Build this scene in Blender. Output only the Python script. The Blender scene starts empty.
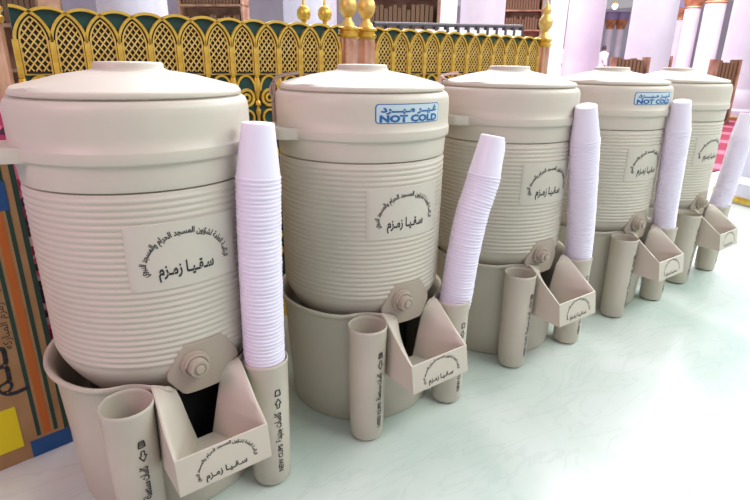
import bpy, bmesh, math, random
from math import sin, cos, pi, radians, sqrt, atan2
from mathutils import Vector, Matrix
random.seed(4)
SC = bpy.context.scene
COL = SC.collection

# ------------------------------------------------------------------ materials
def new_mat(name, color, rough=.5, metal=0., spec=.5, coat=0., sss=0.):
    m = bpy.data.materials.new(name); m.use_nodes = True
    b = m.node_tree.nodes['Principled BSDF']
    b.inputs['Base Color'].default_value = (*color, 1)
    b.inputs['Roughness'].default_value = rough
    b.inputs['Metallic'].default_value = metal
    b.inputs['Specular IOR Level'].default_value = spec
    b.inputs['Coat Weight'].default_value = coat
    return m
def noise_tint(m, c1, c2, scale=8., detail=4., lo=.35, hi=.65, bump=0., bscale=200.):
    nt = m.node_tree; b = nt.nodes['Principled BSDF']
    tc = nt.nodes.new('ShaderNodeTexCoord')
    n = nt.nodes.new('ShaderNodeTexNoise'); n.inputs['Scale'].default_value = scale; n.inputs['Detail'].default_value = detail
    nt.links.new(tc.outputs['Object'], n.inputs['Vector'])
    r = nt.nodes.new('ShaderNodeValToRGB')
    r.color_ramp.elements[0].position = lo; r.color_ramp.elements[0].color = (*c1, 1)
    r.color_ramp.elements[1].position = hi; r.color_ramp.elements[1].color = (*c2, 1)
    nt.links.new(n.outputs['Fac'], r.inputs['Fac']); nt.links.new(r.outputs['Color'], b.inputs['Base Color'])
    if bump:
        n2 = nt.nodes.new('ShaderNodeTexNoise'); n2.inputs['Scale'].default_value = bscale
        nt.links.new(tc.outputs['Object'], n2.inputs['Vector'])
        bp = nt.nodes.new('ShaderNodeBump'); bp.inputs['Strength'].default_value = bump; bp.inputs['Distance'].default_value = .002
        nt.links.new(n2.outputs['Fac'], bp.inputs['Height']); nt.links.new(bp.outputs['Normal'], b.inputs['Normal'])
    return m
def emis(name, color, strength):
    m = bpy.data.materials.new(name); m.use_nodes = True
    b = m.node_tree.nodes['Principled BSDF']
    b.inputs['Base Color'].default_value = (*color, 1)
    b.inputs['Emission Color'].default_value = (*color, 1); b.inputs['Emission Strength'].default_value = strength
    return m

M = {}
M['plastic'] = noise_tint(new_mat('beige plastic', (.60, .55, .47), .42), (.535, .495, .415), (.57, .53, .45), 5, 3, bump=.03, bscale=500)
M['stand'] = noise_tint(new_mat('beige moulded plastic', (.56, .50, .43), .4), (.52, .475, .395), (.56, .515, .43), 5, 3, bump=.04, bscale=400)
M['panel'] = new_mat('label panel plastic', (.56, .525, .45), .45)
M['tap'] = new_mat('tap plastic', (.38, .32, .255), .36)
M['ink'] = new_mat('black print', (.02, .02, .024), .6)
M['blue'] = new_mat('blue print', (.012, .11, .32), .5)
M['sticker'] = new_mat('pale blue sticker', (.50, .61, .67), .4)
M['cup'] = new_mat('white plastic cup', (.80, .77, .90), .35)
b = M['cup'].node_tree.nodes['Principled BSDF']
b.inputs['Subsurface Weight'].default_value = .25; b.inputs['Subsurface Radius'].default_value = (.01, .01, .01)
M['dark'] = new_mat('black tub shade', (.012, .014, .013), .7)  # near black in place of the shade inside the beige tub
M['gold'] = noise_tint(new_mat('gold paint', (.70, .45, .07), .35, .55), (.62, .37, .045), (.80, .55, .10), 30, 3)
M['gold_pale'] = noise_tint(new_mat('pale gold paint', (.75, .5, .15), .4, .4), (.64, .41, .09), (.80, .57, .18), 40, 3)
M['green'] = noise_tint(new_mat('dark green lacquer', (.006, .05, .045), .35), (.005, .040, .036), (.007, .06, .052), 20, 3)
M['black'] = new_mat('black backing', (.012, .01, .008), .6)
M['copper'] = noise_tint(new_mat('copper', (.72, .42, .30), .3, .6), (.60, .32, .20), (.85, .56, .42), 12, 4)
M['cord'] = new_mat('brown cord', (.30, .22, .17), .8)
M['pinkcord'] = new_mat('pink cord', (.62, .42, .38), .8)
M['card'] = noise_tint(new_mat('brown cardboard', (.42, .25, .11), .85), (.38, .22, .09), (.46, .28, .13), 12, 5, bump=.1, bscale=150)
M['stripe_g'] = new_mat('dark green print', (.02, .065, .045), .8)
M['stripe_o'] = new_mat('orange print', (.55, .15, .025), .8)
M['tape'] = new_mat('blue tape', (.01, .085, .27), .4)
M['yellow'] = new_mat('yellow label', (.85, .70, .005), .6)
M['film'] = noise_tint(new_mat('clear film', (.45, .45, .75), .15), (.30, .28, .62), (.75, .72, .92), 40, 4)
M['bronze'] = noise_tint(new_mat('bronze', (.55, .28, .14), .4, .4), (.40, .20, .11), (.80, .48, .25), 3, 4)
M['slate'] = new_mat('blue grey stone band', (.28, .24, .42), .5)
M['column'] = noise_tint(new_mat('white marble column', (.80, .74, .82), .35), (.70, .68, .80), (.82, .81, .90), 1.2, 5)
M['wood'] = noise_tint(new_mat('brown wood', (.32, .17, .10), .5), (.22, .10, .06), (.50, .30, .19), 4, 5)
M['book'] = new_mat('dark book covers', (.20, .11, .06), .6)
M['robe'] = new_mat('white cotton robe', (.82, .80, .85), .8)
M['skin'] = new_mat('skin', (.32, .18, .13), .6)
M['hair'] = new_mat('dark hair', (.04, .025, .03), .7)
M['iron'] = new_mat('dark iron', (.05, .04, .05), .5)
M['white'] = new_mat('white enamel', (.85, .82, .85), .5)
M['wallm'] = noise_tint(new_mat('pale lilac wall', (.80, .70, .80), .7), (.66, .58, .70), (.84, .80, .90), .25, 5)
M['lamp'] = emis('warm lamp glass', (1., .80, .55), 6.)

def floor_mat():
    m = new_mat('white marble floor', (.8, .83, .8), .22, spec=.5)
    nt = m.node_tree; b = nt.nodes['Principled BSDF']; L = nt.links
    tc = nt.nodes.new('ShaderNodeTexCoord')
    n = nt.nodes.new('ShaderNodeTexNoise'); n.inputs['Scale'].default_value = 2.2; n.inputs['Detail'].default_value = 8; n.inputs['Distortion'].default_value = .8
    r = nt.nodes.new('ShaderNodeValToRGB')
    e = r.color_ramp.elements
    e[0].position = .28; e[0].color = (.47, .60, .545, 1)
    e[1].position = .72; e[1].color = (.66, .72, .695, 1)
    x = e.new(.5); x.color = (.57, .675, .62, 1)
    L.new(tc.outputs['Object'], n.inputs['Vector']); L.new(n.outputs['Fac'], r.inputs['Fac'])
    # veins: thin bands where a distorted noise crosses its middle value
    n2 = nt.nodes.new('ShaderNodeTexNoise'); n2.inputs['Scale'].default_value = 2.6; n2.inputs['Detail'].default_value = 7; n2.inputs['Distortion'].default_value = 1.6
    mp = nt.nodes.new('ShaderNodeMapping'); mp.inputs['Rotation'].default_value = (0, 0, .6); mp.inputs['Scale'].default_value = (1, 3.4, 1)
    L.new(tc.outputs['Object'], mp.inputs['Vector']); L.new(mp.outputs['Vector'], n2.inputs['Vector'])
    r2 = nt.nodes.new('ShaderNodeValToRGB'); f = r2.color_ramp.elements
    f[0].position = .47; f[0].color = (0, 0, 0, 1); f[1].position = .53; f[1].color = (0, 0, 0, 1)
    y = f.new(.5); y.color = (.17, .17, .17, 1)
    L.new(n2.outputs['Fac'], r2.inputs['Fac'])
    mx = nt.nodes.new('ShaderNodeMix'); mx.data_type = 'RGBA'
    mx.inputs['B'].default_value = (.33, .42, .39, 1)
    L.new(r2.outputs['Color'], mx.inputs['Factor']); L.new(r.outputs['Color'], mx.inputs['A'])
    L.new(mx.outputs['Result'], b.inputs['Base Color'])
    return m
M['floor'] = floor_mat()

def carpet_mat():
    m = new_mat('red striped carpet', (.5, .05, .1), .95)
    nt = m.node_tree; b = nt.nodes['Principled BSDF']; L = nt.links
    tc = nt.nodes.new('ShaderNodeTexCoord'); sx = nt.nodes.new('ShaderNodeSeparateXYZ'); L.new(tc.outputs['Object'], sx.inputs['Vector'])
    w = nt.nodes.new('ShaderNodeTexWave'); w.wave_type = 'BANDS'; w.bands_direction = 'X'
    w.inputs['Scale'].default_value = .32; w.inputs['Distortion'].default_value = .6; w.inputs['Detail Scale'].default_value = 6
    L.new(tc.outputs['Object'], w.inputs['Vector'])
    r = nt.nodes.new('ShaderNodeValToRGB'); e = r.color_ramp.elements
    e[0].position = .0; e[0].color = (.22, .010, .035, 1); e[1].position = 1.; e[1].color = (.45, .13, .19, 1)
    a = e.new(.72); a.color = (.24, .014, .04, 1); c = e.new(.80); c.color = (.40, .10, .15, 1)
    L.new(w.outputs['Fac'], r.inputs['Fac']); L.new(r.outputs['Color'], b.inputs['Base Color'])
    return m
M['carpet'] = carpet_mat()
def rug_mat():
    m = new_mat('patterned rug', (.5, .08, .16), .95)
    nt = m.node_tree; b = nt.nodes['Principled BSDF']; L = nt.links
    tc = nt.nodes.new('ShaderNodeTexCoord'); v = nt.nodes.new('ShaderNodeTexVoronoi'); v.inputs['Scale'].default_value = 45
    L.new(tc.outputs['Object'], v.inputs['Vector'])
    r = nt.nodes.new('ShaderNodeValToRGB'); e = r.color_ramp.elements; r.color_ramp.interpolation = 'CONSTANT'
    e[0].position = 0; e[0].color = (.62, .12, .22, 1); e[1].position = .8; e[1].color = (.75, .45, .55, 1)
    x = e.new(.4); x.color = (.35, .03, .10, 1); y = e.new(.6); y.color = (.06, .02, .05, 1)
    L.new(v.outputs['Color'], r.inputs['Fac']); L.new(r.outputs['Color'], b.inputs['Base Color'])
    return m
M['rug'] = rug_mat()

# ------------------------------------------------------------------ helpers
def obj(name, bm, mat, parent=None, smooth=True, angle=40, loc=None, rot=None):
    me = bpy.data.meshes.new(name)
    bmesh.ops.recalc_face_normals(bm, faces=bm.faces)
    bm.to_mesh(me); bm.free()
    me.materials.append(M[mat] if isinstance(mat, str) else mat)
    if smooth:
        for p in me.polygons: p.use_smooth = True
        if angle: me.set_sharp_from_angle(angle=radians(angle))
    o = bpy.data.objects.new(name, me); COL.objects.link(o)
    if parent: o.parent = parent
    if loc is not None: o.location = loc
    if rot is not None: o.rotation_euler = rot
    return o
def empty(name, loc=(0, 0, 0), rz=0):
    o = bpy.data.objects.new(name, None); COL.objects.link(o)
    o.location = loc; o.rotation_euler = (0, 0, rz); o.empty_display_size = .1
    return o
def tag(o, label, cat, group=None, kind=None):
    if label: o['label'] = label
    if cat: o['category'] = cat
    if group: o['group'] = group
    if kind: o['kind'] = kind
    return o
def struct(o): o['kind'] = 'structure'; return o
def copy_tree(o, parent=None):
    c = o.copy(); COL.objects.link(c)
    if parent: c.parent = parent
    for ch in list(o.children): copy_tree(ch, c)
    return c
def lathe(bm, prof, n=48, c=(0, 0), a0=0, close_caps=False):
    rings = []
    for r, z in prof:
        if r < 1e-6: rings.append([bm.verts.new((c[0], c[1], z))])
        else: rings.append([bm.verts.new((c[0] + r * cos(a0 + 2 * pi * k / n), c[1] + r * sin(a0 + 2 * pi * k / n), z)) for k in range(n)])
    for A, B in zip(rings, rings[1:]):
        for k in range(n):
            a, b_ = A[k % len(A)], A[(k + 1) % n % len(A)]
            d, e = B[k % len(B)], B[(k + 1) % n % len(B)]
            vs = []
            for v in (a, b_, e, d):
                if v not in vs: vs.append(v)
            if len(vs) > 2: bm.faces.new(vs)
    return bm
def box(bm, x0, x1, y0, y1, z0, z1, bev=0, seg=2, mat=None):
    vs = [bm.verts.new((x, y, z)) for x in (x0, x1) for y in (y0, y1) for z in (z0, z1)]
    fs = [bm.faces.new([vs[i] for i in q]) for q in ((0, 1, 3, 2), (4, 6, 7, 5), (0, 4, 5, 1), (2, 3, 7, 6), (0, 2, 6, 4), (1, 5, 7, 3))]
    if bev:
        es = list({e for f in fs for e in f.edges})
        bmesh.ops.bevel(bm, geom=es, offset=bev, segments=seg, profile=.5, affect='EDGES')
    return bm
def tube(bm, pts, r, n=8, caps=True):
    P = [Vector(p) for p in pts]; rings = []
    up = Vector((0, 0, 1))
    for i, p in enumerate(P):
        t = (P[min(i + 1, len(P) - 1)] - P[max(i - 1, 0)]).normalized()
        ref = up if abs(t.dot(up)) < .95 else Vector((1, 0, 0))
        s = t.cross(ref).normalized(); u = s.cross(t)
        rr = r[i] if isinstance(r, (list, tuple)) else r
        rings.append([bm.verts.new(p + rr * (cos(2 * pi * k / n) * s + sin(2 * pi * k / n) * u)) for k in range(n)])
    for A, B in zip(rings, rings[1:]):
        for k in range(n): bm.faces.new((A[k], A[(k + 1) % n], B[(k + 1) % n], B[k]))
    if caps: bm.faces.new(rings[0]); bm.faces.new(rings[-1])
    return bm
def band(bm, pts, w, y0, y1):
    """flat strip of width w along a polyline in the xz plane, from depth y0 to y1"""
    P = [Vector((p[0], 0, p[1])) for p in pts]; L = []; 
    for i, p in enumerate(P):
        t = (P[min(i + 1, len(P) - 1)] - P[max(i - 1, 0)]).normalized()
        s = Vector((-t.z, 0, t.x)) * w / 2
        L.append([bm.verts.new((q.x, y, q.z)) for q, y in ((p + s, y0), (p - s, y0), (p - s, y1), (p + s, y1))])
    for A, B in zip(L, L[1:]):
        for k in range(4): bm.faces.new((A[k], A[(k + 1) % 4], B[(k + 1) % 4], B[k]))
    bm.faces.new(L[0]); bm.faces.new(L[-1])
    return bm
def interp(x, xs, ys):
    if x <= xs[0]: return ys[0]
    for a, b_, c, d in zip(xs, xs[1:], ys, ys[1:]):
        if x <= b_: return c + (d - c) * (x - a) / (b_ - a)
    return ys[-1]
def rrect(w, h, r, n=6, sub=10):
    pts = []
    for cx_, cy_, a in ((w / 2 - r, h / 2 - r, 0), (-w / 2 + r, h / 2 - r, 90), (-w / 2 + r, -h / 2 + r, 180), (w / 2 - r, -h / 2 + r, 270)):
        for k in range(n + 1): pts.append((cx_ + r * cos(radians(a + 90 * k / n)), cy_ + r * sin(radians(a + 90 * k / n))))
    return densify(pts, .012)
def densify(pts, step):
    out = []
    for a, b_ in zip(pts, pts[1:] + pts[:1]):
        m = max(1, int(math.hypot(b_[0] - a[0], b_[1] - a[1]) / step))
        out += [(a[0] + (b_[0] - a[0]) * k / m, a[1] + (b_[1] - a[1]) * k / m) for k in range(m)]
    return out
def patch(bm, outline, fmap, depth, rings=8, edge=.0015):
    """curved plate: outline in (u,v), fmap(u,v,h) gives the 3-D point at height h over the surface"""
    n = len(outline); R = []
    cu = sum(p[0] for p in outline) / n; cv = sum(p[1] for p in outline) / n
    levels = [(1., -depth), (1., -edge * .6), (1 - edge * 8, 0)] + [((1 - edge * 8) * (1 - k / rings), 0) for k in range(1, rings)]
    for s, h in levels: R.append([bm.verts.new(fmap(cu + (u - cu) * s, cv + (v - cv) * s, h)) for u, v in outline])
    for A, B in zip(R, R[1:]):
        for k in range(n): bm.faces.new((A[k], A[(k + 1) % n], B[(k + 1) % n], B[k]))
    c = bm.verts.new(fmap(cu, cv, 0))
    for k in range(n): bm.faces.new((R[-1][k], R[-1][(k + 1) % n], c))
    return bm

# ---- lettering: the built-in font; Arabic through presentation forms set right to left
FORMS = {}
code = 0xFE80
for ch, k in zip('ءآأؤإئابةتثجحخدذرزسشصضطظعغفقكلمنهوىي', [1, 2, 2, 2, 2, 4, 2, 4, 2] + [4] * 5 + [2] * 4 + [4] * 15 + [2, 2, 4]):
    FORMS[ch] = (code, k); code += k
FORMS['ـ'] = (0x640, 0)
FORMS['ى'] = (0xFEEF, 2)
def shape(s):
    out = []
    for i, ch in enumerate(s):
        if ch not in FORMS: out.append(ch); continue
        base, k = FORMS[ch]
        if k == 0: out.append(ch); continue
        prev = i > 0 and s[i - 1] in FORMS and FORMS[s[i - 1]][1] in (0, 4)
        nxt = i + 1 < len(s) and s[i + 1] in FORMS and s[i + 1] != 'ء' and k == 4
        j = 0
        if k == 4: j = 3 if prev and nxt else 1 if prev else 2 if nxt else 0
        elif k == 2: j = 1 if prev else 0
        out.append(chr(base + j))
    return ''.join(reversed(out))
def text_mesh(s, height, width=None, step=.003, bold=.0):
    """flat text as a bmesh in (x, y), centred in x on 0, baseline on y=0"""
    cu = bpy.data.curves.new('lettering', 'FONT'); cu.body = s; cu.size = 1; cu.resolution_u = 2; cu.offset = bold
    o = bpy.data.objects.new('lettering', cu); COL.objects.link(o)
    dg = bpy.context.evaluated_depsgraph_get()
    me = bpy.data.meshes.new_from_object(o.evaluated_get(dg))
    bpy.data.objects.remove(o); bpy.data.curves.remove(cu)
    bm = bmesh.new(); bm.from_mesh(me); bpy.data.meshes.remove(me)
    xs = [v.co.x for v in bm.verts]; x0, x1 = min(xs), max(xs)
    sy = height; sx = width / (x1 - x0) if width else height
    for v in bm.verts: v.co = Vector(((v.co.x - (x0 + x1) / 2) * sx, v.co.y * sy, 0))
    W = (x1 - x0) * sx / 2; x = -W + step
    while x < W:
        bmesh.ops.bisect_plane(bm, geom=bm.verts[:] + bm.edges[:] + bm.faces[:], plane_co=(x, 0, 0), plane_no=(1, 0, 0)); x += step
    return bm
def arc_bend(bm, rx, rz, a0, a1):
    """bend text lying along x over the arch from angle a0 (left) to a1 (right), degrees"""
    xs = [v.co.x for v in bm.verts]; L = max(max(xs), -min(xs))
    for v in bm.verts:
        a = radians(a0 + (a1 - a0) * (v.co.x + L) / (2 * L))
        n = Vector((cos(a) / rx, sin(a) / rz)).normalized()
        v.co = Vector((rx * cos(a) + n.x * v.co.y, rz * sin(a) + n.y * v.co.y, 0))
def shift(bm, dx, dy, rot=0):
    c, s = cos(rot), sin(rot)
    for v in bm.verts: v.co = Vector((v.co.x * c - v.co.y * s + dx, v.co.x * s + v.co.y * c + dy, 0))
def join(*bms):
    out = bmesh.new()
    for b_ in bms:
        me = bpy.data.meshes.new('tmp'); b_.to_mesh(me); out.from_mesh(me); bpy.data.meshes.remove(me); b_.free()
    return out
def apply_map(bm, fmap, h):
    for v in bm.verts: v.co = Vector(fmap(v.co.x, v.co.y, h))
    return bm
AUTH = shape('الرئاسة العامة لشؤون المسجد الحرام والمسجد النبوي')
SUQYA = shape('سـقـيـا') ; ZAMZAM = shape('زمـزم')
def crest(rx, rz, th, tw, ch):
    """the arched line of writing over the two large words"""
    a = text_mesh(AUTH, th, width=rx * 3.4, step=.004, bold=.03); arc_bend(a, rx, rz, 192, -4)
    b_ = text_mesh(ZAMZAM + ' ' + SUQYA, ch, width=tw, step=.006, bold=.03); shift(b_, -.002, -rz * .22)
    return join(a, b_)

# ------------------------------------------------------------------ camera
f_px = 532.881
yaw, pit, rol = radians(37.568), radians(19.4375), radians(-.825)
fw = Vector((sin(yaw) * cos(pit), cos(yaw) * cos(pit), -sin(pit)))
rt = Vector((cos(yaw), -sin(yaw), 0)); up = rt.cross(fw)
R_ = rt * cos(rol) - up * sin(rol); U_ = rt * sin(rol) + up * cos(rol)
cd = bpy.data.cameras.new('camera'); cam = bpy.data.objects.new('camera', cd); COL.objects.link(cam)
cd.sensor_width = 36; cd.lens = f_px / 750 * 36; cd.clip_start = .02; cd.clip_end = 300
cam.matrix_world = Matrix(((R_.x, U_.x, -fw.x, -.25274), (R_.y, U_.y, -fw.y, -1.09608), (R_.z, U_.z, -fw.z, .8788), (0, 0, 0, 1)))
SC.camera = cam

# ------------------------------------------------------------------ the stand
def r_out(z): return .1924 + (.2080 - .1924) * z / .30
XC = .010
USED = (-.1235, -.2035); NEW = (.146, -.2065)
def cut_z(th):
    x = .204 * sin(th) - XC
    if cos(th) < 0: return .3125
    return interp(abs(x), [.010, .0155, .040, .046, .056, .072], [.150, .156, .274, .294, .306, .3125])
def make_tub():
    bm = bmesh.new()
    ths = []
    a = -180.
    while a < 179.9:
        ths.append(radians(a)); a += .6 if -46 <= a < 52 else 4.
    cols = []
    for th in ths:
        zt = cut_z(th); w = max(0, min(1, (zt - .290) / .0225)); w = w * w * (3 - 2 * w)
        k = zt / .3125
        prof = [(.150, .0), (.186, .0), (.1915, .0025), (.1928, .008), (r_out(.1 * k), .1 * k), (r_out(.2 * k), .2 * k), (r_out(.29 * k), .29 * k)]
        fl = [(.0025, .293), (.008, .3005), (.014, .3045), (.0150, .3075), (.0140, .3115), (.010, .3125), (.005, .3110)]
        thin = [(0, .297), (0, .303), (0, .307), (0, .3105), (-.001, .312), (-.003, .3125), (-.0045, .311)]
        for (d, z), (d2, z2) in zip(fl, thin):
            prof.append((r_out(.29 * k) + d * w + d2 * (1 - w), (z * w + z2 * (1 - w)) * k))
        prof += [(r_out(.29 * k) - .005, .295 * k), (r_out(.2 * k) - .005, .2 * k), (.186, .012), (.150, .010)]
        lim = 9.; dents = []
        for tx, ty in (USED, NEW):      # the wall bends in round the back of each cup tube
            ds = math.hypot(tx, ty); t0 = atan2(tx, -ty)
            dents.append((ds - .0448, math.exp(-((th - t0) / radians(12.5)) ** 2)))
            b_ = tx * sin(th) - ty * cos(th); q = .0448 ** 2 - (tx * tx + ty * ty - b_ * b_)
            if q > 0 and b_ > 0: lim = min(lim, b_ - sqrt(q))
        col = []
        for j, (r, z) in enumerate(prof):
            for L_, g_ in dents:
                if r > L_ - .012: r -= (r - L_ + (.0 if j < 16 else .0)) * g_ if r > L_ else 0
            if z < .3035: r = min(r, lim - (.004 if j > 17 else 0))
            col.append(bm.verts.new((r * sin(th), -r * cos(th), z)))
        cols.append(col)
    n = len(cols)
    for i in range(n):
        A, B = cols[i], cols[(i + 1) % n]
        for j in range(len(A) - 1): bm.faces.new((A[j], B[j], B[j + 1], A[j + 1]))
    bm.faces.new([c[-1] for c in cols]); bm.faces.new([c[0] for c in reversed(cols)])
    return bm
def make_tube():
    bm = bmesh.new()
    lathe(bm, [(0, .004), (.032, .004), (.0380, .0055), (.0408, .011), (.0420, .06), (.0438, .2), (.0450, .292), (.0460, .2945), (.0464, .298), (.0459, .3015), (.0447, .303), (.0435, .3015), (.0429, .296), (.0418, .2), (.0390, .02), (0, .018)], 48)
    return bm
def make_tray():
    """open tray: straight outer cheeks, inner cheeks closing towards the gap in the tub"""
    bm = bmesh.new()
    N = 29
    def outer(t, sx):   # from the rim at the tub, down the sloping edge, round to the front lip, down the front corner
        xo = -.0845 if sx < 0 else .0895
        xb = -.0765 if sx < 0 else .0955
        if t < .62:
            q = t / .62; e = q
            y = -.190 + (-.3202 + .190) * e; z = interp(e, [0, .10, .2, 1], [.3115, .3110, .3035, .233])
            return Vector((xb + (xo - xb) * min(1, q * 1.5), y, z))
        q = (t - .62) / .38
        return Vector((xo, -.3202 - .010 * q, .233 - .064 * q))
    def inner(t, sx):
        if t < .62: w, z = interp(t, [0, .07, .16, .30, .62], [.069, .055, .046, .040, .029]), interp(t, [0, .07, .16, .30, .62], [.3105, .305, .294, .274, .222])
        else: w, z = interp(t, [.62, 1], [.029, .0165]), interp(t, [.62, 1], [.222, .168])
        x = XC + sx * w; r = r_out(z) - .001
        return Vector((x, -sqrt(r * r - x * x), z))
    strips = {}
    for sx in (-1, 1):
        rows = []
        for i in range(N + 1):
            t = i / N; o = outer(t, sx); c = inner(t, sx)
            ins = o + Vector((-sx * .0062, .0050 * max(0, min(1, (t - .45) / .2)), 0))
            top = o + Vector((-sx * .0031, .0025 * max(0, min(1, (t - .45) / .2)), .0012))
            row = [bm.verts.new(o), bm.verts.new(top), bm.verts.new(ins)]
            for k in range(1, 9):
                s = k / 8; row.append(bm.verts.new(ins.lerp(c, s)))
            rows.append(row)
        for i, (A, B) in enumerate(zip(rows, rows[1:])):
            for k, (a, b_, d, e) in enumerate(zip(A, A[1:], B[1:], B)):
                if i < int(round(N * .62)) or k >= 2: bm.faces.new((a, b_, d, e))
        strips[sx] = rows
        # outer cheek
        xo = rows[0][0].co.x
        low = [bm.verts.new((rows[i][0].co.x if i else rows[0][0].co.x, -.180 + (-.3302 + .180) * i / N, .166)) for i in range(N + 1)]
        for i in range(N):
            A = rows[i][0], rows[i + 1][0]
            bm.faces.new((A[0], A[1], low[i + 1], low[i]))
        strips[(sx, 'low')] = low
    L, Rr = strips[-1], strips[1]
    # front lip: outer face, lip edge, inner face
    i0 = int(round(N * .62)) 
    K = 10
    def bridge(pa, pb, m=K): return [pa] + [bm.verts.new(pa.co.lerp(pb.co, k / m)) for k in range(1, m)] + [pb]
    for col in (0, 1):
        for i in range(i0, N):
            pass
    rowsA = [bridge(L[i][0], Rr[i][0]) for i in range(i0, N + 1)]
    for A, B in zip(rowsA, rowsA[1:]):
        for a, b_, d, e in zip(A, A[1:], B[1:], B): bm.faces.new((a, b_, d, e))
    t1 = bridge(L[i0][1], Rr[i0][1]); t2 = bridge(L[i0][2], Rr[i0][2])
    for A, B in ((rowsA[0], t1), (t1, t2)):
        for a, b_, d, e in zip(A, A[1:], B[1:], B): bm.faces.new((a, b_, d, e))
    rowsI = [t2] + [bridge(L[i][2], Rr[i][2]) for i in range(i0 + 1, N + 1)]
    for A, B in zip(rowsI, rowsI[1:]):
        for a, b_, d, e in zip(A, A[1:], B[1:], B): bm.faces.new((a, b_, d, e))
    # tray floor and underside
    fa = L[N][2:]; fb = Rr[N][2:]
    fl = [bridge(a, b_) if j else rowsI[-1] for j, (a, b_) in enumerate(zip(fa, fb))]
    for A, B in zip(fl, fl[1:]):
        for a, b_, d, e in zip(A, A[1:], B[1:], B): bm.faces.new((a, b_, d, e))
    la, lb = strips[(-1, 'low')], strips[(1, 'low')]
    for i in range(N):
        if la[i].co.y < -.196: bm.faces.new((la[i], la[i + 1], lb[i + 1], lb[i]))
    bm.faces.new([la[N]] + [lb[N]] + [v for v in reversed(rowsA[-1])])
    bmesh.ops.remove_doubles(bm, verts=bm.verts, dist=1e-6)
    return bm

def make_stand():
    root = empty('cooler_stand')
    obj('tub', make_tub(), 'stand', root, angle=50)
    obj('added_shade_pedestal', lathe(bmesh.new(), [(0, .0125), (.13, .0125), (.13, .240), (.150, .244), (.150, .2535), (0, .2535)], 48), 'dark', root)  # added part under the cooler, coloured black to stand in for interior shade
    tr = obj('cup_tray', make_tray(), 'stand', root, angle=35)
    cr = crest(.052, .040, .0085, .078, .016)
    def front(u, v, h):
        z = .187 + v; y = -.3202 - .010 * (.233 - z) / .064
        return (.004 + u, y - h, z)
    obj('lettering', apply_map(cr, front, .0005), 'ink', tr, smooth=False)
    for nm, (tx, ty), words, en in (('used_cup_tube', USED, 'كاسات مستعملة', 'USED CUPS'), ('new_cup_tube', NEW, 'كاسات جديدة', 'NEW CUPS')):
        t = obj(nm, make_tube(), 'stand', root, loc=(tx, ty, 0), angle=45)
        t1 = text_mesh(en, .0155, width=.070, bold=.03); shift(t1, 0, 0)
        t2 = text_mesh(shape(words), .021, width=.074, bold=.03); shift(t2, .080, .001)
        # arrow and small cup sign at the upper end
        t3 = bmesh.new()
        ar = [(0, .006), (.012, .013), (.012, .009), (.022, .009), (.022, .003), (.012, .003), (.012, -.001)]
        if en[0] == 'N': ar = [(.022 - x, z) for x, z in ar]
        for a, b_ in zip(ar, ar[1:] + ar[:1]):
            dx, dy = b_[0] - a[0], b_[1] - a[1]; l = math.hypot(dx, dy); nx, ny = -dy / l * .0011, dx / l * .0011
            t3.faces.new([t3.verts.new((p[0] + s * nx, p[1] + s * ny, 0)) for p, s in ((a, 1), (b_, 1), (b_, -1), (a, -1))])
        cup = [(.030, .000), (.043, .0015), (.043, .0105), (.030, .012)]
        for a, b_ in zip(cup, cup[1:] + cup[:1]):
            dx, dy = b_[0] - a[0], b_[1] - a[1]; l = math.hypot(dx, dy); nx, ny = -dy / l * .0012, dx / l * .0012
            t3.faces.new([t3.verts.new((p[0] + s * nx, p[1] + s * ny, 0)) for p, s in ((a, 1), (b_, 1), (b_, -1), (a, -1))])
        if en[0] == 'U':
            for k in range(3): t3.faces.new([t3.verts.new((.033 + .003 * k + dx, y, 0)) for dx, y in ((0, .002), (.0018, .002), (.0018, .010), (0, .010))])
        shift(t3, .128, 0)
        wr = join(t1, t2, t3)
        def wrap(u, v, h, ph=radians(8 if en[0] == 'U' else 2)):
            z = .075 + u; r = .0405 + (.0450 - .0405) * z / .285 + h + .0006
            th = ph - (v - .006) / r
            return (r * sin(th), -r * cos(th), z)
        obj('lettering', apply_map(wr, wrap, .0006), 'ink', t, smooth=False)
    return root

# ------------------------------------------------------------------ the cooler
def r_rib(z): return .2022 + (.2042 - .2022) * (z - .345) / (.664 - .345)
def make_body():
    prof = [(0, .2540), (.138, .2540), (.149, .2560), (.157, .262), (.167, .275), (.179, .293), (.1885, .310), (.1960, .326), (.2008, .3395)]
    NR = 28; P = (.664 - .345) / NR
    for k in range(NR):
        for q, a in ((.10, -.0013), (.25, .0004), (.42, .0011), (.58, .0011), (.75, .0004), (.90, -.0013)):
            z = .345 + (k + q) * P; prof.append((r_rib(z) + a, z))
    prof += [(.2036, .6665), (.2028, .6690), (.1965, .6698), (.1965, .6718), (.2034, .6726), (.2042, .6745), (.2050, .690), (.2066, .7160), (.2122, .7172), (.2134, .7200), (.2136, .7355), (.2130, .7385), (.2108, .7400), (.2108, .76), (.2108, .790), (.2096, .803), (.2060, .811), (.2010, .8148), (.1940, .8152), (.1930, .8180), (0, .8180)]
    return lathe(bmesh.new(), prof, 96)
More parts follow.
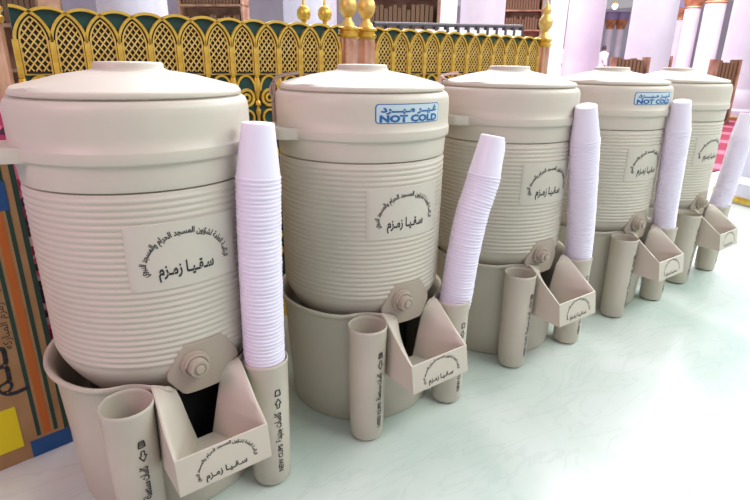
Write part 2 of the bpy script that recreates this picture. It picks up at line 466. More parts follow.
def make_lid():
    bm = bmesh.new(); n = 96
    RM = .1935
    def z_at(x, y):
        cr = .8575 - .0280 * (min(abs(x), RM) / RM) ** 1.6
        Y = sqrt(max(RM * RM - x * x, 1e-9)); yc = .074
        if abs(y) <= yc: t = 0
        else: t = min(1, (abs(y) - yc) / max(Y - yc, 1e-4))
        zz = .8290 + (cr - .8290) * (1 - t)
        if abs(y) < yc: zz += .0065 * (1 - (y / yc) ** 2) * min(1, (RM - abs(x)) / .08)
        return max(zz, .8285)
    prof = [(.191, .8182), (.1970, .8182), (.1983, .8196), (.1986, .8220), (.1981, .8248), (.1963, .8274)]
    rings = [[bm.verts.new((r * cos(2 * pi * k / n), r * sin(2 * pi * k / n), z)) for k in range(n)] for r, z in prof]
    for j in range(0, 44):
        r = RM * (1 - j / 44)
        rings.append([bm.verts.new((r * cos(2 * pi * k / n), r * sin(2 * pi * k / n), z_at(r * cos(2 * pi * k / n), r * sin(2 * pi * k / n)))) for k in range(n)])
    for A, B in zip(rings, rings[1:]):
        for k in range(n): bm.faces.new((A[k], A[(k + 1) % n], B[(k + 1) % n], B[k]))
    c = bm.verts.new((0, 0, z_at(0, 0)))
    for k in range(n): bm.faces.new((rings[-1][k], rings[-1][(k + 1) % n], c))
    bm.faces.new(list(reversed(rings[0])))
    return bm
def on_body(rf):
    def g(u, v, h):
        r = rf(v) + h; th = u / .205
        return (r * sin(th), -r * cos(th), v)
    return g
def make_cooler():
    root = empty('water_cooler')
    body = obj('body', make_body(), 'plastic', root, angle=60)
    lid = obj('lid', make_lid(), 'plastic', root, angle=11)
    obj('lid_knob', lathe(bmesh.new(), [(.060, .838), (.0790, .847), (.0730, .8565), (.0640, .8605), (.0605, .8630), (.0605, .8680), (.0590, .8715), (.0560, .8730), (.030, .8738), (0, .8740)], 64), 'plastic', lid, angle=60)
    for sx in (-1, 1):
        bm = bmesh.new()
        pr = [(.190, .060), (.205, .055), (.222, .050), (.234, .044), (.2385, .036)]
        rows = []
        for x, hw in pr + [(.2385, 0)]:
            pass
        pts = [(.190, .070), (.207, .060), (.228, .052), (.238, .046), (.242, .036), (.242, 0), (.242, -.036), (.238, -.046), (.228, -.052), (.207, -.060), (.190, -.070)]
        lv = [(.985, .7150), (1.0, .7180), (1.0, .7365), (.985, .7400)]
        V = [[bm.verts.new((sx * (.190 + (x - .190) * (s if x > .2 else 1)), y * s, z)) for x, y in pts] for s, z in lv]
        for A, B in zip(V, V[1:]):
            for k in range(len(pts) - 1): bm.faces.new((A[k], A[k + 1], B[k + 1], B[k]))
        bm.faces.new(V[0]); bm.faces.new(V[-1])
        obj('handle', bm, 'plastic', root, angle=40)
    g = on_body(lambda z: r_rib(z) + .0014)
    out = [(u - .002, v + .557) for u, v in rrect(.204, .120, .006)]
    lab = obj('label_panel', patch(bmesh.new(), out, g, .006, 10), 'panel', root, angle=40)
    cr = crest(.071, .058, .0150, .100, .030); shift(cr, -.003, .5365)
    obj('lettering', apply_map(cr, g, .0006), 'ink', lab, smooth=False)
    hexo = densify([(-.028, .380), (.048, .380), (.058, .370), (.086, .326), (.086, .314), (.060, .281), (.052, .277), (-.032, .277), (-.040, .281), (-.064, .314), (-.064, .326), (-.038, .370)], .008)
    g2 = on_body(lambda z: .2050)
    pl = obj('tap_plate', patch(bmesh.new(), hexo, g2, .014, 8, .003), 'tap', root, angle=40)
    tap = obj('tap', lathe(bmesh.new(), [(0, .176), (.027, .176), (.0275, .186), (.0265, .1895), (.0225, .191), (.0215, .189), (.0195, .1885), (.0185, .190), (.0180, .206), (.0165, .2085), (.0120, .2090), (.0115, .2075), (0, .2075)], 40), 'tap', root, loc=(-.0055, -.022, .338), rot=(pi / 2, 0, radians(-2)), angle=40)
    obj('tap_button', lathe(bmesh.new(), [(0, .2070), (.0082, .2070), (.0080, .2120), (.0068, .2135), (0, .2138)], 24), 'tap', tap)
    # short lever hood above the tap
    bm = bmesh.new(); tube(bm, [(.0215 * cos(radians(a)), .0215 * sin(radians(a)), .1935) for a in range(20, 185, 11)], .0032, 8)
    obj('tap_ring', bm, 'tap', tap)
    return root
def add_sign(cooler, ang):
    g = on_body(lambda z: .2115)
    out = [(u, v + .7765) for u, v in rrect(.166, .0405, .008)]
    fr = obj('warning_sticker', patch(bmesh.new(), out, g, .003, 8), 'blue', cooler, angle=40)
    fr.rotation_euler = (0, 0, ang); fr['label'] = 'pale blue NOT COLD sticker with blue border'
    g3 = on_body(lambda z: .2119)
    inn = [(u, v + .7765) for u, v in rrect(.1617, .0372, .0065)]
    obj('sticker_face', patch(bmesh.new(), inn, g3, .0008, 8), 'sticker', fr, angle=40)
    a = text_mesh('NOT COLD', .0190, width=.148, bold=.055); shift(a, 0, .7600)
    b_ = text_mesh(shape('غـيــر مـبـــرد'), .0180, width=.144, bold=.05); shift(b_, 0, .7800)
    obj('lettering', apply_map(join(a, b_), g3, .0006), 'blue', fr, smooth=False)
def add_cord(cooler, strands, mat, r=.0022):
    bm = bmesh.new()
    for pts in strands:
        P = [Vector(p) for p in pts]; Q = []
        for i in range(len(P) - 1):
            p0, p1, p2, p3 = P[max(i - 1, 0)], P[i], P[i + 1], P[min(i + 2, len(P) - 1)]
            for k in range(6):
                t = k / 6
                Q.append(.5 * ((2 * p1) + (-p0 + p2) * t + (2 * p0 - 5 * p1 + 4 * p2 - p3) * t * t + (-p0 + 3 * p1 - 3 * p2 + p3) * t ** 3))
        Q.append(P[-1]); tube(bm, Q, r, 6)
    obj('tether_cord', bm, mat, cooler)

PLACE = [(.0094, .0075, .33), (.5402, -.0047, -.97), (1.1035, -.0062, -2.09), (1.6815, -.0056, -1.43), (2.2119, .009, -.68)]
TURN = [2.4, -3.2, -2.5, -4.0, -2.5]
SLIP = [(.007, 0), (0, 0), (-.014, .008), (-.016, .010), (-.014, .006)]
WHERE = ['first and largest, beside the striped cardboard carton', 'second from the carton, carrying the cooler with dark cords', 'third from the carton, in the middle of the row', 'fourth from the carton, second last of the row', 'last of the row, farthest from the carton']
CW = ['beige ribbed water cooler nearest the striped cardboard carton, largest in view',
      'beige ribbed water cooler with blue NOT COLD sticker and brown cords at lid edge',
      'beige ribbed water cooler with pink cord at lid, no sticker, middle of the row',
      'beige ribbed water cooler with half hidden blue sticker, fourth from the carton',
      'beige ribbed water cooler at the far end of the row, smallest in view']
stand0 = make_stand(); cooler0 = make_cooler()
stands = [stand0] + [copy_tree(stand0) for _ in range(4)]
coolers = [cooler0] + [copy_tree(cooler0) for _ in range(4)]
for i, (x, y, a) in enumerate(PLACE):
    s, c = stands[i], coolers[i]
    s.location = (x, y, 0); s.rotation_euler = (0, 0, radians(a))
    c.location = (x + SLIP[i][0], y + SLIP[i][1], 0); c.rotation_euler = (0, 0, radians(a + TURN[i]))
    tag(s, 'beige cooler stand with cup tubes, ' + WHERE[i], 'cooler stand', 'stands under the coolers')
    tag(c, CW[i], 'water cooler', 'water coolers in a row')
add_sign(coolers[1], radians(-1.2)); add_sign(coolers[3], radians(-9))
TW = [-27]
def pt(r, deg, z): return (r * cos(radians(deg + TW[0])), r * sin(radians(deg + TW[0])), z)
add_cord(coolers[1], [[pt(.150, 183, .853), pt(.199, 184, .846), pt(.213, 185, .825), pt(.2150, 186, .79), pt(.2150, 187, .744)],
                      [pt(.150, 187, .851), pt(.199, 190, .842), pt(.211, 192, .818), pt(.2150, 191, .78), pt(.2150, 190, .744)],
                      [pt(.170, 180, .850), pt(.202, 181, .842), pt(.220, 186, .815), pt(.2155, 192, .79), pt(.2150, 194, .744)]], 'cord', .0026)
TW[0] = -42
add_cord(coolers[2], [[pt(.150, 183, .853), pt(.199, 186, .844), pt(.211, 190, .82), pt(.2150, 193, .78), pt(.2150, 195, .765)],
                      [pt(.150, 190, .849), pt(.199, 193, .842), pt(.211, 199, .815), pt(.2150, 202, .775)],
                      [pt(.185, 178, .845), pt(.202, 188, .842), pt(.202, 200, .836), pt(.202, 208, .833)]], 'pinkcord', .0026)

# ------------------------------------------------------------------ cups
def make_cup():
    bm = bmesh.new()
    prof = [(0, .1000), (.0265, .1000), (.0288, .0992), (.0296, .0972), (.0303, .090), (.0330, .066), (.0360, .042), (.0399, .0085), (.0404, .0046), (.0416, .0042), (.0421, .0024), (.0416, .0004), (.0402, .0002), (.0392, .0014), (.0380, .008), (.0350, .040), (.0322, .064), (.0294, .088), (.0284, .0966), (0, .0980)]
    return lathe(bm, prof, 32)
STK = [[(.146, -.2065, .262), (.1461, -.204, .3291), (.1497, -.205, .535), (.1547, -.206, .6747), (.1626, -.206, .7767)],
       [(.147, -.2065, .262), (.1615, -.204, .2995), (.1758, -.205, .4138), (.1943, -.208, .5209), (.2226, -.212, .6152), (.2283, -.215, .7180)],
       [(.148, -.2060, .262), (.153, -.204, .2901), (.1296, -.210, .4379), (.0747, -.221, .6752), (.0519, -.224, .7519)],
       [(.146, -.2065, .262), (.1444, -.204, .2929), (.1159, -.210, .4078), (.071, -.221, .6699), (.0455, -.224, .7507)],
       [(.146, -.2065, .262), (.155, -.204, .2946), (.185, -.204, .380), (.2250, -.204, .5929), (.2210, -.204, .7000)]]
SW = ['largest stack, right of the nearest cooler', 'stack leaning right in front of the third cooler', 'stack right of the middle cooler', 'stack just left of the last cooler', 'stack right of the last cooler']
TOPL = ['topmost white plastic cup of the first stack, nearest the carton',
        'topmost white plastic cup of the right leaning stack beside the NOT COLD cooler',
        'topmost white plastic cup of the stack beside the middle cooler',
        'topmost white plastic cup of the stack just left of the last cooler',
        'topmost white plastic cup of the stack beyond the last cooler']
cup0 = obj('plastic_cup', make_cup(), 'cup', angle=50); used = False
PITCH = .0080
for i, pts in enumerate(STK):
    P = [Vector(p) for p in pts]; Q = []
    for j in range(len(P) - 1):
        p0, p1, p2, p3 = P[max(j - 1, 0)], P[j], P[j + 1], P[min(j + 2, len(P) - 1)]
        for k in range(40):
            t = k / 40
            Q.append(.5 * ((2 * p1) + (-p0 + p2) * t + (2 * p0 - 5 * p1 + 4 * p2 - p3) * t * t + (-p0 + 3 * p1 - 3 * p2 + p3) * t ** 3))
    NQ = 40 * (len(P) - 2)
    seg = [0.]
    for a, b_ in zip(Q, Q[1:]): seg.append(seg[-1] + (b_ - a).length)
    n = int(seg[NQ] / PITCH) + 1
    off = seg[NQ] - (n - 1) * PITCH
    Mx = Matrix.Translation(Vector((PLACE[i][0], PLACE[i][1], 0))) @ Matrix.Rotation(radians(PLACE[i][2]), 4, 'Z')
    for k in range(n):
        s = off + k * PITCH
        j = max(q for q in range(len(seg)) if seg[q] <= s + 1e-9); j = min(j, len(seg) - 2)
        p = Q[j].lerp(Q[j + 1], (s - seg[j]) / (seg[j + 1] - seg[j]))
        t = (Q[min(j + 6, len(Q) - 1)] - Q[max(j - 5, 0)]).normalized()
        o = cup0 if not used else cup0.copy()
        if used: COL.objects.link(o)
        used = True
        rot = Vector((0, 0, 1)).rotation_difference(t).to_matrix().to_4x4()
        o.matrix_world = Mx @ Matrix.Translation(p) @ rot @ Matrix.Rotation(random.uniform(0, 6.28), 4, 'Z') @ Matrix.Translation(Vector((random.uniform(-.0004, .0004), random.uniform(-.0004, .0004), 0)))
        if k == n - 1: tag(o, TOPL[i], 'cup', 'topmost cups of the stacks')
        else: tag(o, 'white cup nested in the ' + SW[i], 'cup', 'nested cups, ' + SW[i])

# ------------------------------------------------------------------ fence
FY = .504; S = .077; ZT = .991; Z0 = ZT - S; X0 = -.072 - S / 2     # X0: left boundary of the first arch
def arc_pts(n=24, r=S): return [(r * cos(pi - pi * k / n), r * sin(pi - pi * k / n)) for k in range(n + 1)]
def inside(x, z, m):     # inside the pointed opening of an arch whose left boundary is x=0
    if x < m or x > S - m or z < .836 - Z0 + m: return False
    if z <= 0: return True
    r = S - m
    return math.hypot(x - S, z) < r and math.hypot(x, z) < r
def lattice_bm():
    bm = bmesh.new(); m = .010; st = .0200
    for d in (1, -1):
        k = -14
        while k < 20:
            seg = []; 
            for q in range(0, 400):
                zz = -.11 + q * .0006; xx = S / 2 + d * (zz - k * st) * .8
                if inside(xx, zz, m): seg.append((xx, zz))
                elif seg: break
            if len(seg) > 3: band(bm, [seg[0], seg[-1]], .0032, -.0035 if d > 0 else -.002, .0005)
            k += 1
    return bm
def opening_outline(m, z0):
    pts = [(m, z0), (S - m, z0)]
    r = S - m; zc = sqrt(max(r * r - (S / 2) ** 2, 0))
    a1 = math.acos((S / 2) / r)
    pts += [(r * cos(a1 * k / 10), r * sin(a1 * k / 10)) for k in range(11)]
    pts += [(S - r * cos(a1 * k / 10), r * sin(a1 * k / 10)) for k in range(9, -1, -1)]
    return pts
def flat_prism(bm, pts, y0, y1):
    A = [bm.verts.new((x, y0, z)) for x, z in pts]; B = [bm.verts.new((x, y1, z)) for x, z in pts]
    bm.faces.new(A); bm.faces.new(list(reversed(B)))
    for k in range(len(pts)): bm.faces.new((A[k], A[(k + 1) % len(pts)], B[(k + 1) % len(pts)], B[k]))
    return bm
def fence_section(k0, k1, label):
    root = tag(empty('ornamental_fence', (X0 + k0 * S, FY, 0)), label, 'fence', 'gold and green fence sections')
    n = k1 - k0
    # green board with a scalloped top
    top = []
    for j in range(0, n + 1):
        for k in range(0, 17):
            a = pi * (120 - 60 * k / 16) / 180
            x = j * S + S * cos(a); z = S * sin(a)
            if -1e-6 <= x <= n * S + 1e-6: top.append((x, z + Z0))
    pts = [(0, 0.)] + [(x, z) for x, z in top] + [(n * S, 0.)]
    obj('green_board', flat_prism(bmesh.new(), pts, .004, .018), 'green', root, smooth=False)
    protos = {}
    for j in range(n):
        def put(nm, fn, mat, off=0):
            if nm not in protos:
                protos[nm] = obj(nm, fn(), mat, root, smooth=False, loc=(j * S + off, 0, Z0))
            else:
                o = protos[nm].copy(); COL.objects.link(o); o.location = (j * S + off, 0, Z0)
        put('dark_opening', lambda: flat_prism(bmesh.new(), opening_outline(.008, .838 - Z0), .002, .0045), 'black')
        put('lattice', lattice_bm, 'gold_pale')
        put('inner_frame', lambda: band(bmesh.new(), (lambda q: q + [q[0], q[1]])(opening_outline(.0095, .838 - Z0)), .0036, -.005, .002), 'gold_pale')
        put('gold_ring', lambda: gold_ring(), 'gold', S / 2)
        put('green_dome', lambda: dome(), 'green', S / 2)
        put('dome_frame', lambda: band(bmesh.new(), [(.030 * cos(pi * k / 16), -.124 + .044 * sin(pi * k / 16)) for k in range(17)], .006, -.009, .004), 'gold', S / 2)
    for j in range(0, n + 1):
        def put(nm, fn, mat):
            if nm not in protos: protos[nm] = obj(nm, fn(), mat, root, smooth=(nm == 'baluster'), loc=(j * S, 0, Z0))
            else:
                o = protos[nm].copy(); COL.objects.link(o); o.location = (j * S, 0, Z0)
        if 0 < j < n: put('arch_band', lambda: band(bmesh.new(), arc_pts(), .0068, -.0075, .004), 'gold')
        put('mullion', lambda: band(bmesh.new(), [(0, .004), (0, .838 - Z0 - .008)], .0130, -.0068, .004), 'gold')
        put('baluster', lambda: lathe(bmesh.new(), [(.004, -.80), (.007, -.79), (.007, -.30), (.004, -.29), (.010, -.27), (.005, -.25), (.005, -.20), (.0085, -.19), (.0085, -.183), (.004, -.178), (.004, -.172), (.0095, -.168), (.0095, -.158), (.0045, -.152), (.006, -.14), (.0115, -.122), (.0115, -.105), (.008, -.085), (0, -.083)], 16), 'gold')
    # the half arches against the end posts
    for j, sgn in ((0, 1), (n, -1)):
        q = [(sgn * S * cos(pi / 2 * k / 12), S * sin(pi / 2 * k / 12)) for k in range(13)]
        obj('arch_band', band(bmesh.new(), q, .0068, -.0075, .004), 'gold', root, smooth=False, loc=(j * S, 0, Z0))
    obj('plinth', box(bmesh.new(), 0, n * S, -.012, .022, 0, .10, .003), 'gold', root, smooth=False)
    return root
def gold_ring():
    bm = bmesh.new()
    for r, w in ((.0235, .0085), (.0105, .007)):
        band(bm, [(r * cos(2 * pi * k / 28), -.145 + r * sin(2 * pi * k / 28)) for k in range(29)], w, -.007, .004)
    for zz in (-.205, -.262, -.319, -.376, -.433, -.490, -.547, -.604, -.661):
        band(bm, [(.0225 * cos(2 * pi * k / 20), zz + .0225 * sin(2 * pi * k / 20)) for k in range(21)], .006, -.005, .004)
    return bm
def dome(): return flat_prism(bmesh.new(), [(.028 * cos(pi * k / 16), -.1235 + .042 * sin(pi * k / 16)) for k in range(17)], -.003, .0045)
fence_section(0, 12, 'gold arched lattice fence section behind the first two coolers')
fence_section(14, 26, 'gold arched lattice fence section behind the second and third coolers')
def make_post(fin=True):
    root = empty('fence_post')
    bm = bmesh.new(); n = 48; rows = []
    for z in (.06, .5, .955):
        rows.append([bm.verts.new(((.0285 + .0025 * cos(8 * 2 * pi * k / n)) * cos(2 * pi * k / n), (.0285 + .0025 * cos(8 * 2 * pi * k / n)) * sin(2 * pi * k / n), z)) for k in range(n)])
    for A, B in zip(rows, rows[1:]):
        for k in range(n): bm.faces.new((A[k], A[(k + 1) % n], B[(k + 1) % n], B[k]))
    bm.faces.new(rows[0]); bm.faces.new(rows[-1])
    obj('shaft', bm, 'copper', root)
    obj('foot', lathe(bmesh.new(), [(0, 0), (.038, 0), (.038, .045), (.033, .055), (.031, .062), (0, .062)], 24), 'gold', root)
    obj('collar', lathe(bmesh.new(), [(0, .953), (.031, .953), (.036, .960), (.036, .966), (.031, .970), (.031, .975), (.037, .980), (.037, .986), (.030, .990), (0, .990)], 32), 'gold', root)
    if fin: obj('finial', lathe(bmesh.new(), [(0, .9895), (.026, .9895), (.022, 1.000), (.014, 1.010), (.013, 1.018), (.020, 1.026), (.029, 1.040), (.031, 1.055), (.028, 1.070), (.019, 1.082), (.013, 1.090), (.018, 1.098), (.019, 1.108), (.013, 1.120), (.006, 1.135), (0, 1.150)], 32), 'gold_pale', root)
    return root
post0 = make_post()
for i, (k, lab) in enumerate(((12.5, 'copper fence post with gold finial, left one of the adjoining pair'), (13.5, 'copper fence post with gold finial, right one of the adjoining pair'),
                              (26.5, 'copper fence post with gold finial at the far right end of the fence'), (-.62, 'copper fence post at the near left end of the fence'))):
    o = post0 if i == 0 else copy_tree(post0)
    o.location = (X0 + k * S, FY + .004, 0); tag(o, lab, 'post', 'fence posts')
# a second fence line farther back: two posts with ball finials and a low dark barrier
for i, (x, y, lab) in enumerate(((1.372, 1.691, 'gold ball finial post behind the fence, left of two'), (1.470, 1.630, 'gold ball finial post behind the fence, right of two'))):
    r = tag(empty('ball_post', (x, y, 0)), lab, 'post', 'ball finial posts')
    obj('shaft', lathe(bmesh.new(), [(0, 0), (.03, 0), (.022, .03), (.018, .06), (.018, 1.06), (0, 1.06)], 20), 'copper', r)
    obj('ball_finial', lathe(bmesh.new(), [(0, 1.060), (.026, 1.060), (.026, 1.068), (.012, 1.076), (.012, 1.086), (.030, 1.096), (.038, 1.118), (.036, 1.142), (.024, 1.160), (.009, 1.168), (.006, 1.195), (0, 1.20)], 24), 'gold', r)
br = tag(empty('barrier_rail', (0, 0, 0)), 'low dark metal barrier with white blocks behind the gold fence', 'barrier')
p0, p1 = Vector((1.66, 1.43, 1.075)), Vector((3.05, 1.53, 1.13))
obj('top_rail', tube(bmesh.new(), [p0, p1], .012, 8), 'iron', br)
for k in range(15):
    q = p0.lerp(p1, k / 14)
    obj('upright', box(bmesh.new(), q.x - .012, q.x + .012, q.y - .012, q.y + .012, 0, q.z), 'iron', br, smooth=False)
    if k < 14:
        q2 = p0.lerp(p1, (k + .5) / 14)
        obj('white_block', box(bmesh.new(), q2.x - .04, q2.x + .04, q2.y - .008, q2.y + .008, q2.z - .13, q2.z - .025, .004), 'white', br, smooth=False)

# ------------------------------------------------------------------ carton and rug on the left
ct = tag(empty('cardboard_carton', (-.182, .189, 0), radians(6)), 'brown cardboard carton with orange and green stripes and a yellow label, at left edge', 'carton')
obj('carton_body', box(bmesh.new(), -.42, 0, 0, .19, 0, .70, .003), 'card', ct, smooth=False)
for x, w, m_ in ((-.062, .008, 'stripe_g'), (-.045, .015, 'stripe_o'), (-.027, .008, 'stripe_g'), (-.0055, .010, 'stripe_g')):
    obj('printed_stripe', box(bmesh.new(), x - w / 2, x + w / 2, -.0006, .001, .052 if x < -.02 else .045, .695), m_, ct, smooth=False)
obj('tape_strip', box(bmesh.new(), -.082, .0012, -.0010, .02, .0005, .044, .0004), 'tape', ct, smooth=False)
obj('tape_strip', box(bmesh.new(), -.35, -.022, -.0012, .02, .585, .645, .0004), 'tape', ct, smooth=False)
obj('plastic_film', box(bmesh.new(), -.35, -.030, -.0016, .02, .645, .703, .0004), 'film', ct, smooth=False)
obj('yellow_label', box(bmesh.new(), -.23, -.094, -.0010, .001, .040, .146), 'yellow', ct, smooth=False)
def on_front(u, v, h): return (u, -h, v)
t1 = text_mesh(shape('لـلـم'), .075, bold=.02); shift(t1, -.088, .235, radians(88))
t2 = text_mesh(shape('مياه زمزم المباركة'),   .022, step=.02); shift(t2, -.072, .36, radians(90))
obj('lettering', apply_map(join(t1, t2), on_front, .0008), 'ink', ct, smooth=False)
rg = tag(obj('folded_rug', box(bmesh.new(), -.40, -.150, .405, .455, 0, .775, .018, 3), 'rug'), 'folded red patterned rug standing between the carton and the gold fence', 'rug')

# ------------------------------------------------------------------ room
bm = bmesh.new(); bm.faces.new([bm.verts.new(p) for p in ((-12, -12, 0), (62, -12, 0), (62, 46, 0), (-12, 46, 0))])
struct(obj('floor', bm, 'floor', smooth=False))
struct(obj('wall_back', box(bmesh.new(), -12, 62, 45.8, 46, 0, 7), 'wallm', smooth=False))
struct(obj('wall_right', box(bmesh.new(), 61.8, 62, -12, 45.8, 0, 7), 'wallm', smooth=False))
cp = tag(obj('prayer_carpet', box(bmesh.new(), 0, 46, 0, 30, 0, .012), 'carpet', smooth=False, loc=(4.75, .80, 0)), 'red striped prayer carpet on the floor beyond the last cooler', 'carpet')
def make_column(h=4.4):
    root = empty('marble_column')
    obj('shaft', lathe(bmesh.new(), [(0, .50), (.305, .50), (.30, .54), (.295, 3.0), (.30, 3.1), (0, 3.1)], 48), 'column', root)
    obj('base', lathe(bmesh.new(), [(0, .0), (.40, .0), (.40, .14), (.36, .18), (.36, .42), (.33, .46), (.31, .50), (0, .50)], 48), 'column', root)
    obj('brass_ring', lathe(bmesh.new(), [(.36, .012), (.41, .012), (.415, .03), (.41, .05), (.36, .05)], 48), 'gold', root)
    obj('capital', lathe(bmesh.new(), [(0, 3.1), (.31, 3.1), (.33, 3.14), (.31, 3.18), (.36, 3.3), (.48, 3.6), (.50, 3.68), (0, 3.68)], 32), 'bronze', root)
    obj('capital_band', lathe(bmesh.new(), [(0, 3.68), (.52, 3.68), (.52, 4.05), (.56, 4.08), (.56, 4.15), (0, 4.15)], 32), 'slate', root)
    return root
col0 = make_column()
COLS = [(1.40, 5.2, 1.13, 'white marble column behind the fence, above the first cooler'), (3.57, 5.3, 1.13, 'white marble column behind the two ball finials'),
        (6.44, 4.99, 1.13, 'broad white marble column above the third cooler'), (11.7, 11.16, .98, 'slim white marble column just left of the broad one above the third cooler'),
        (9.75, 5.34, 1.13, 'white marble column just right of the fence end post'), (16.84, 10.99, 1.0, 'distant white marble column right behind the fence end post'),
        (8.91, 3.59, 1.13, 'broad white marble column above the fourth and fifth coolers'), (24.62, 10.05, .98, 'distant marble column, left of the pair above the fifth cooler'),
        (23.2, 8.62, 1.2, 'distant marble column, right of the pair above the fifth cooler'), (10.95, 2.9, 1.13, 'white marble column at the upper right corner of the view'),
        (34.99, 19.73, .80, 'far thin marble column, left of two under a bronze capital'), (35.6, 19.33, .80, 'far thin marble column, right of two under a bronze capital'),
        (30.39, 13.18, .88, 'far thin marble column just right of the broad column')]
for i, (x, y, s, lab) in enumerate(COLS):
    o = col0 if i == 0 else copy_tree(col0)
    o.location = (x, y, .012 if x > 4.8 and y > .8 else 0); o.scale = (s, s, 1)
    tag(o, lab, 'column', 'marble columns of the hall')
o = copy_tree(col0); o.location = (4.22, .07, 0); o.scale = (1.0, 1.0, 1)
tag(o, 'marble column with brass base ring at the right edge beyond the last stack', 'column', 'marble columns of the hall')

def make_shelf(w, h, d, name, label, loc, rz):
    r = tag(empty(name, loc, rz), label, 'bookcase', 'wooden bookcases')
    bm = bmesh.new()
    box(bm, -w / 2, -w / 2 + .03, 0, d, 0, h); box(bm, w / 2 - .03, w / 2, 0, d, 0, h); box(bm, -w / 2, w / 2, d - .02, d, 0, h if h > 1.2 else h * .72)
    nz = max(2, int(h / .38))
    for k in range(nz + (1 if h > 1.2 else 0)): box(bm, -w / 2, w / 2, 0, d, k * (h - .03) / nz, k * (h - .03) / nz + .03)
    obj('case', bm, 'wood', r, smooth=False)
    return r
def fill(r, w, h, group, label):
    pass
c_, s_ = yaw, pit
face = -yaw
SH = [(7.963, 3.308, .50, .99, 'low brown wooden bookcase at the foot of the broad column'), (9.668, 2.627, .36, .98, 'low brown wooden bookcase at the far right below the corner column'),
      (13.845, 5.723, .5, 1.10, 'small brown wooden bookcase in the distance right of the broad column'), (4.222, 4.294, .95, 2.1, 'tall brown wooden bookcase behind the fence right of the copper post pair'),
      (9.388, 6.628, .9, 2.3, 'tall brown wooden bookcase left of the fence end post'), (3.169, 7.627, 1.05, 2.1, 'tall brown wooden bookcase between the two nearest background columns'),
      (.301, 4.786, .5, 1.9, 'tall brown wooden bookcase at the upper left corner')]
for x, y, w, h, lab in SH:
    zc = .012 if x > 4.8 else 0
    make_shelf(w, h, .3, 'bookcase', lab, (x, y, zc), face - radians(8))
# books standing in the low bookcases
bk = None
for (x, y, w, h, lab), wh in zip(SH, ('at the foot of the broad column', 'at the far right', 'in the distance', 'right of the copper post pair', 'left of the fence end post', 'between the two nearest columns', 'at the upper left corner')):
    zc = .012 if x > 4.8 else 0
    nz = max(2, int(h / .38)); base = zc + (nz - 1) * (h - .03) / nz + .03
    rz = face - radians(8); n = int((w - .08) / .055)
    tops = [base] if h < 1.5 else [base, zc + (nz - 2) * (h - .03) / nz + .03]
    for bz in tops:
        for k in range(n):
            hh = random.uniform(.20, .27) if h > 1.2 else (h - .03) / nz * random.uniform(.90, .99)
            px = -w / 2 + .05 + (k + .5) * .055
            q = Matrix.Rotation(rz, 3, 'Z') @ Vector((px, .05, 0))
            if bk is None:
                bk = obj('book', box(bmesh.new(), -.023, .023, 0, .17, 0, 1, .003, 1), 'book', smooth=False); ob = bk
            else: ob = bk.copy(); COL.objects.link(ob)
            ob.location = (x + q.x, y + q.y, bz); ob.rotation_euler = (0, 0, rz); ob.scale = (1, 1, hh)
            tag(ob, 'dark book in the brown bookcase ' + wh, 'book', 'books in the bookcase ' + wh)
# hanging lamps
LP = [(5.41, 12.211, 1.965, 'left of the ball finials'), (12.251, 9.472, 2.321, 'right of the broad column above the third cooler'), (8.978, 9.466, 2.113, 'right of the copper post pair'), (27.652, 15.287, 3.751, 'above the two far thin columns'),
      (1.0, 9.6, 1.75, 'above the nearest cooler, upper left'), (2.6, 10.5, 1.9, 'between the two nearest background columns'), (25.2, 12.0, 3.0, 'right of the broad column, far away')]
lp0 = None
for x, y, z, wh in LP:
    if lp0 is None:
        lp0 = empty('hanging_lamp'); r = lp0
        obj('lamp_globe', lathe(bmesh.new(), [(0, -.16), (.07, -.14), (.12, -.08), (.14, 0), (.12, .08), (.06, .12), (0, .12)], 24), 'lamp', lp0)
        obj('brass_cap', lathe(bmesh.new(), [(0, .119), (.08, .119), (.09, .14), (.05, .20), (.02, .24), (0, .24)], 24), 'gold', lp0)
        obj('chain', tube(bmesh.new(), [(0, 0, .24), (0, 0, 4.0)], .012, 6), 'gold', lp0)
    else: r = copy_tree(lp0)
    r.location = (x, y, z); tag(r, 'glowing brass hanging lamp ' + wh, 'lamp', 'hanging lamps of the hall')
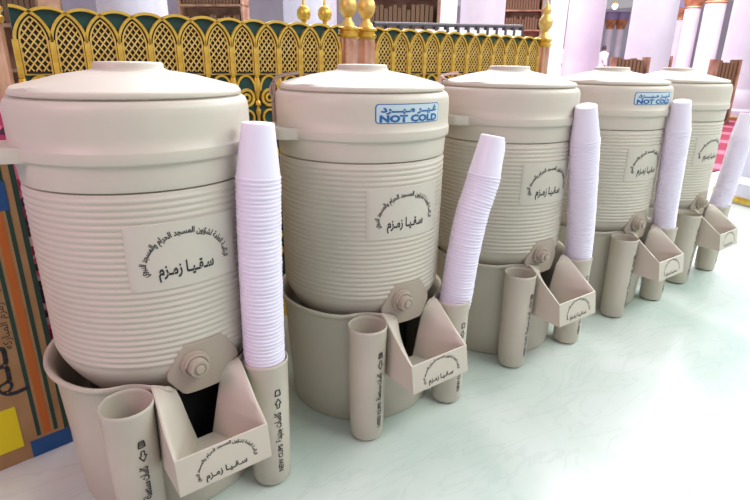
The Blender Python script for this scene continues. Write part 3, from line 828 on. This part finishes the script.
# two far visitors in white
def person(x, y, h, rz, label, lean=0):
    me = bpy.data.meshes.new('body')
    k = h / 1.75
    J = {'pelvis': (0, 0, .95), 'waist': (0, 0, 1.10), 'chest': (0, -.01, 1.32), 'neck': (0, 0, 1.50), 'head0': (0, -.01, 1.58), 'head1': (0, -.015, 1.70),
         'hl': (.10, 0, .90), 'kl': (.11, -.03, .50), 'al': (.11, .02, .08), 'tl': (.12, -.14, .03), 'hr': (-.10, 0, .90), 'kr': (-.11, -.03, .50), 'ar': (-.11, .02, .08), 'tr': (-.12, -.14, .03),
         'sl': (.18, 0, 1.42), 'el': (.25, .03, 1.14), 'wl': (.22, -.08, .92), 'fl': (.21, -.11, .82), 'sr': (-.18, 0, 1.42), 'er': (-.25, .03, 1.14), 'wr': (-.22, -.08, .92), 'fr': (-.21, -.11, .82)}
    Rd = {'pelvis': .14, 'waist': .13, 'chest': .15, 'neck': .06, 'head0': .085, 'head1': .09, 'hl': .09, 'kl': .065, 'al': .045, 'tl': .035, 'sl': .065, 'el': .045, 'wl': .032, 'fl': .03}
    names = list(J); idx = {n: i for i, n in enumerate(names)}
    E = [('pelvis', 'waist'), ('waist', 'chest'), ('chest', 'neck'), ('neck', 'head0'), ('head0', 'head1')]
    for q in 'lr': E += [('pelvis', 'h' + q), ('h' + q, 'k' + q), ('k' + q, 'a' + q), ('a' + q, 't' + q), ('chest', 's' + q), ('s' + q, 'e' + q), ('e' + q, 'w' + q), ('w' + q, 'f' + q)]
    me.from_pydata([tuple(c * k for c in J[n]) for n in names], [(idx[a], idx[b_]) for a, b_ in E], [])
    o = bpy.data.objects.new('person', me); COL.objects.link(o)
    sm = o.modifiers.new('skin', 'SKIN'); o.modifiers.new('sub', 'SUBSURF').levels = 1
    for i, n in enumerate(names):
        key = n if n in Rd else n[0] + 'l'
        me.skin_vertices[0].data[i].radius = (Rd[key] * k,) * 2
    me.skin_vertices[0].data[0].use_root = True
    me.materials.append(M['skin'])
    o.location = (x, y, .012); o.rotation_euler = (0, 0, rz)
    tag(o, label, 'person')
    bm = lathe(bmesh.new(), [(.26 * k, .10 * k), (.24 * k, .5 * k), (.21 * k, .95 * k), (.20 * k, 1.2 * k), (.235 * k, 1.38 * k), (.20 * k, 1.46 * k), (.08 * k, 1.52 * k)], 24)
    obj('robe', bm, 'robe', o)
    for sx in (-1, 1): obj('sleeve', tube(bmesh.new(), [(sx * .17 * k, 0, 1.43 * k), (sx * .255 * k, .03 * k, 1.14 * k), (sx * .222 * k, -.08 * k, .93 * k)], [.09 * k, .075 * k, .07 * k], 12), 'robe', o)
    obj('hair', lathe(bmesh.new(), [(.098 * k, 1.60 * k), (.106 * k, 1.68 * k), (.09 * k, 1.765 * k), (.05 * k, 1.80 * k), (0, 1.81 * k)], 16), 'hair', o, loc=(0, .012, 0))
    return o
person(20.66, 13.10, 1.72, radians(-20), 'distant person in a white robe standing just right of the fence end post')
person(23.78, 13.22, 1.68, radians(40), 'distant person in white standing left of the broad marble column')

# ------------------------------------------------------------------ light
w = bpy.data.worlds.new('hall_light'); SC.world = w; w.use_nodes = True
bg = w.node_tree.nodes['Background']; bg.inputs['Color'].default_value = (.98, .92, 1.0, 1); bg.inputs['Strength'].default_value = .45
def area(name, loc, target, size, power, color):
    l = bpy.data.lights.new(name, 'AREA'); l.shape = 'RECTANGLE'; l.size, l.size_y = size; l.energy = power; l.color = color
    o = bpy.data.objects.new(name, l); COL.objects.link(o); o.location = loc
    o.rotation_euler = (Vector(target) - Vector(loc)).to_track_quat('-Z', 'Y').to_euler()
    return o
area('ceiling_light_front', (2.3, -2.5, 3.5), (1.1, -.2, 0), (2.6, 1.8), 100, (.93, 1., .93))
area('ceiling_light_left', (-2.2, -.6, 2.4), (-.1, 0, .5), (1.2, 1.2), 36, (1., .55, .70))
area('ceiling_light_right', (6.5, -1.2, 4.0), (4.5, .2, 0), (4.0, 3.0), 300, (.97, 1., 1.))
area('ceiling_light_hall', (14, 8, 8), (14, 7, 0), (24, 12), 6500, (.98, .94, 1.))

SC.view_settings.view_transform = 'Standard'; SC.view_settings.look = 'None'
SC.view_settings.exposure = 0; SC.view_settings.gamma = 1; SC.view_settings.use_curve_mapping = False
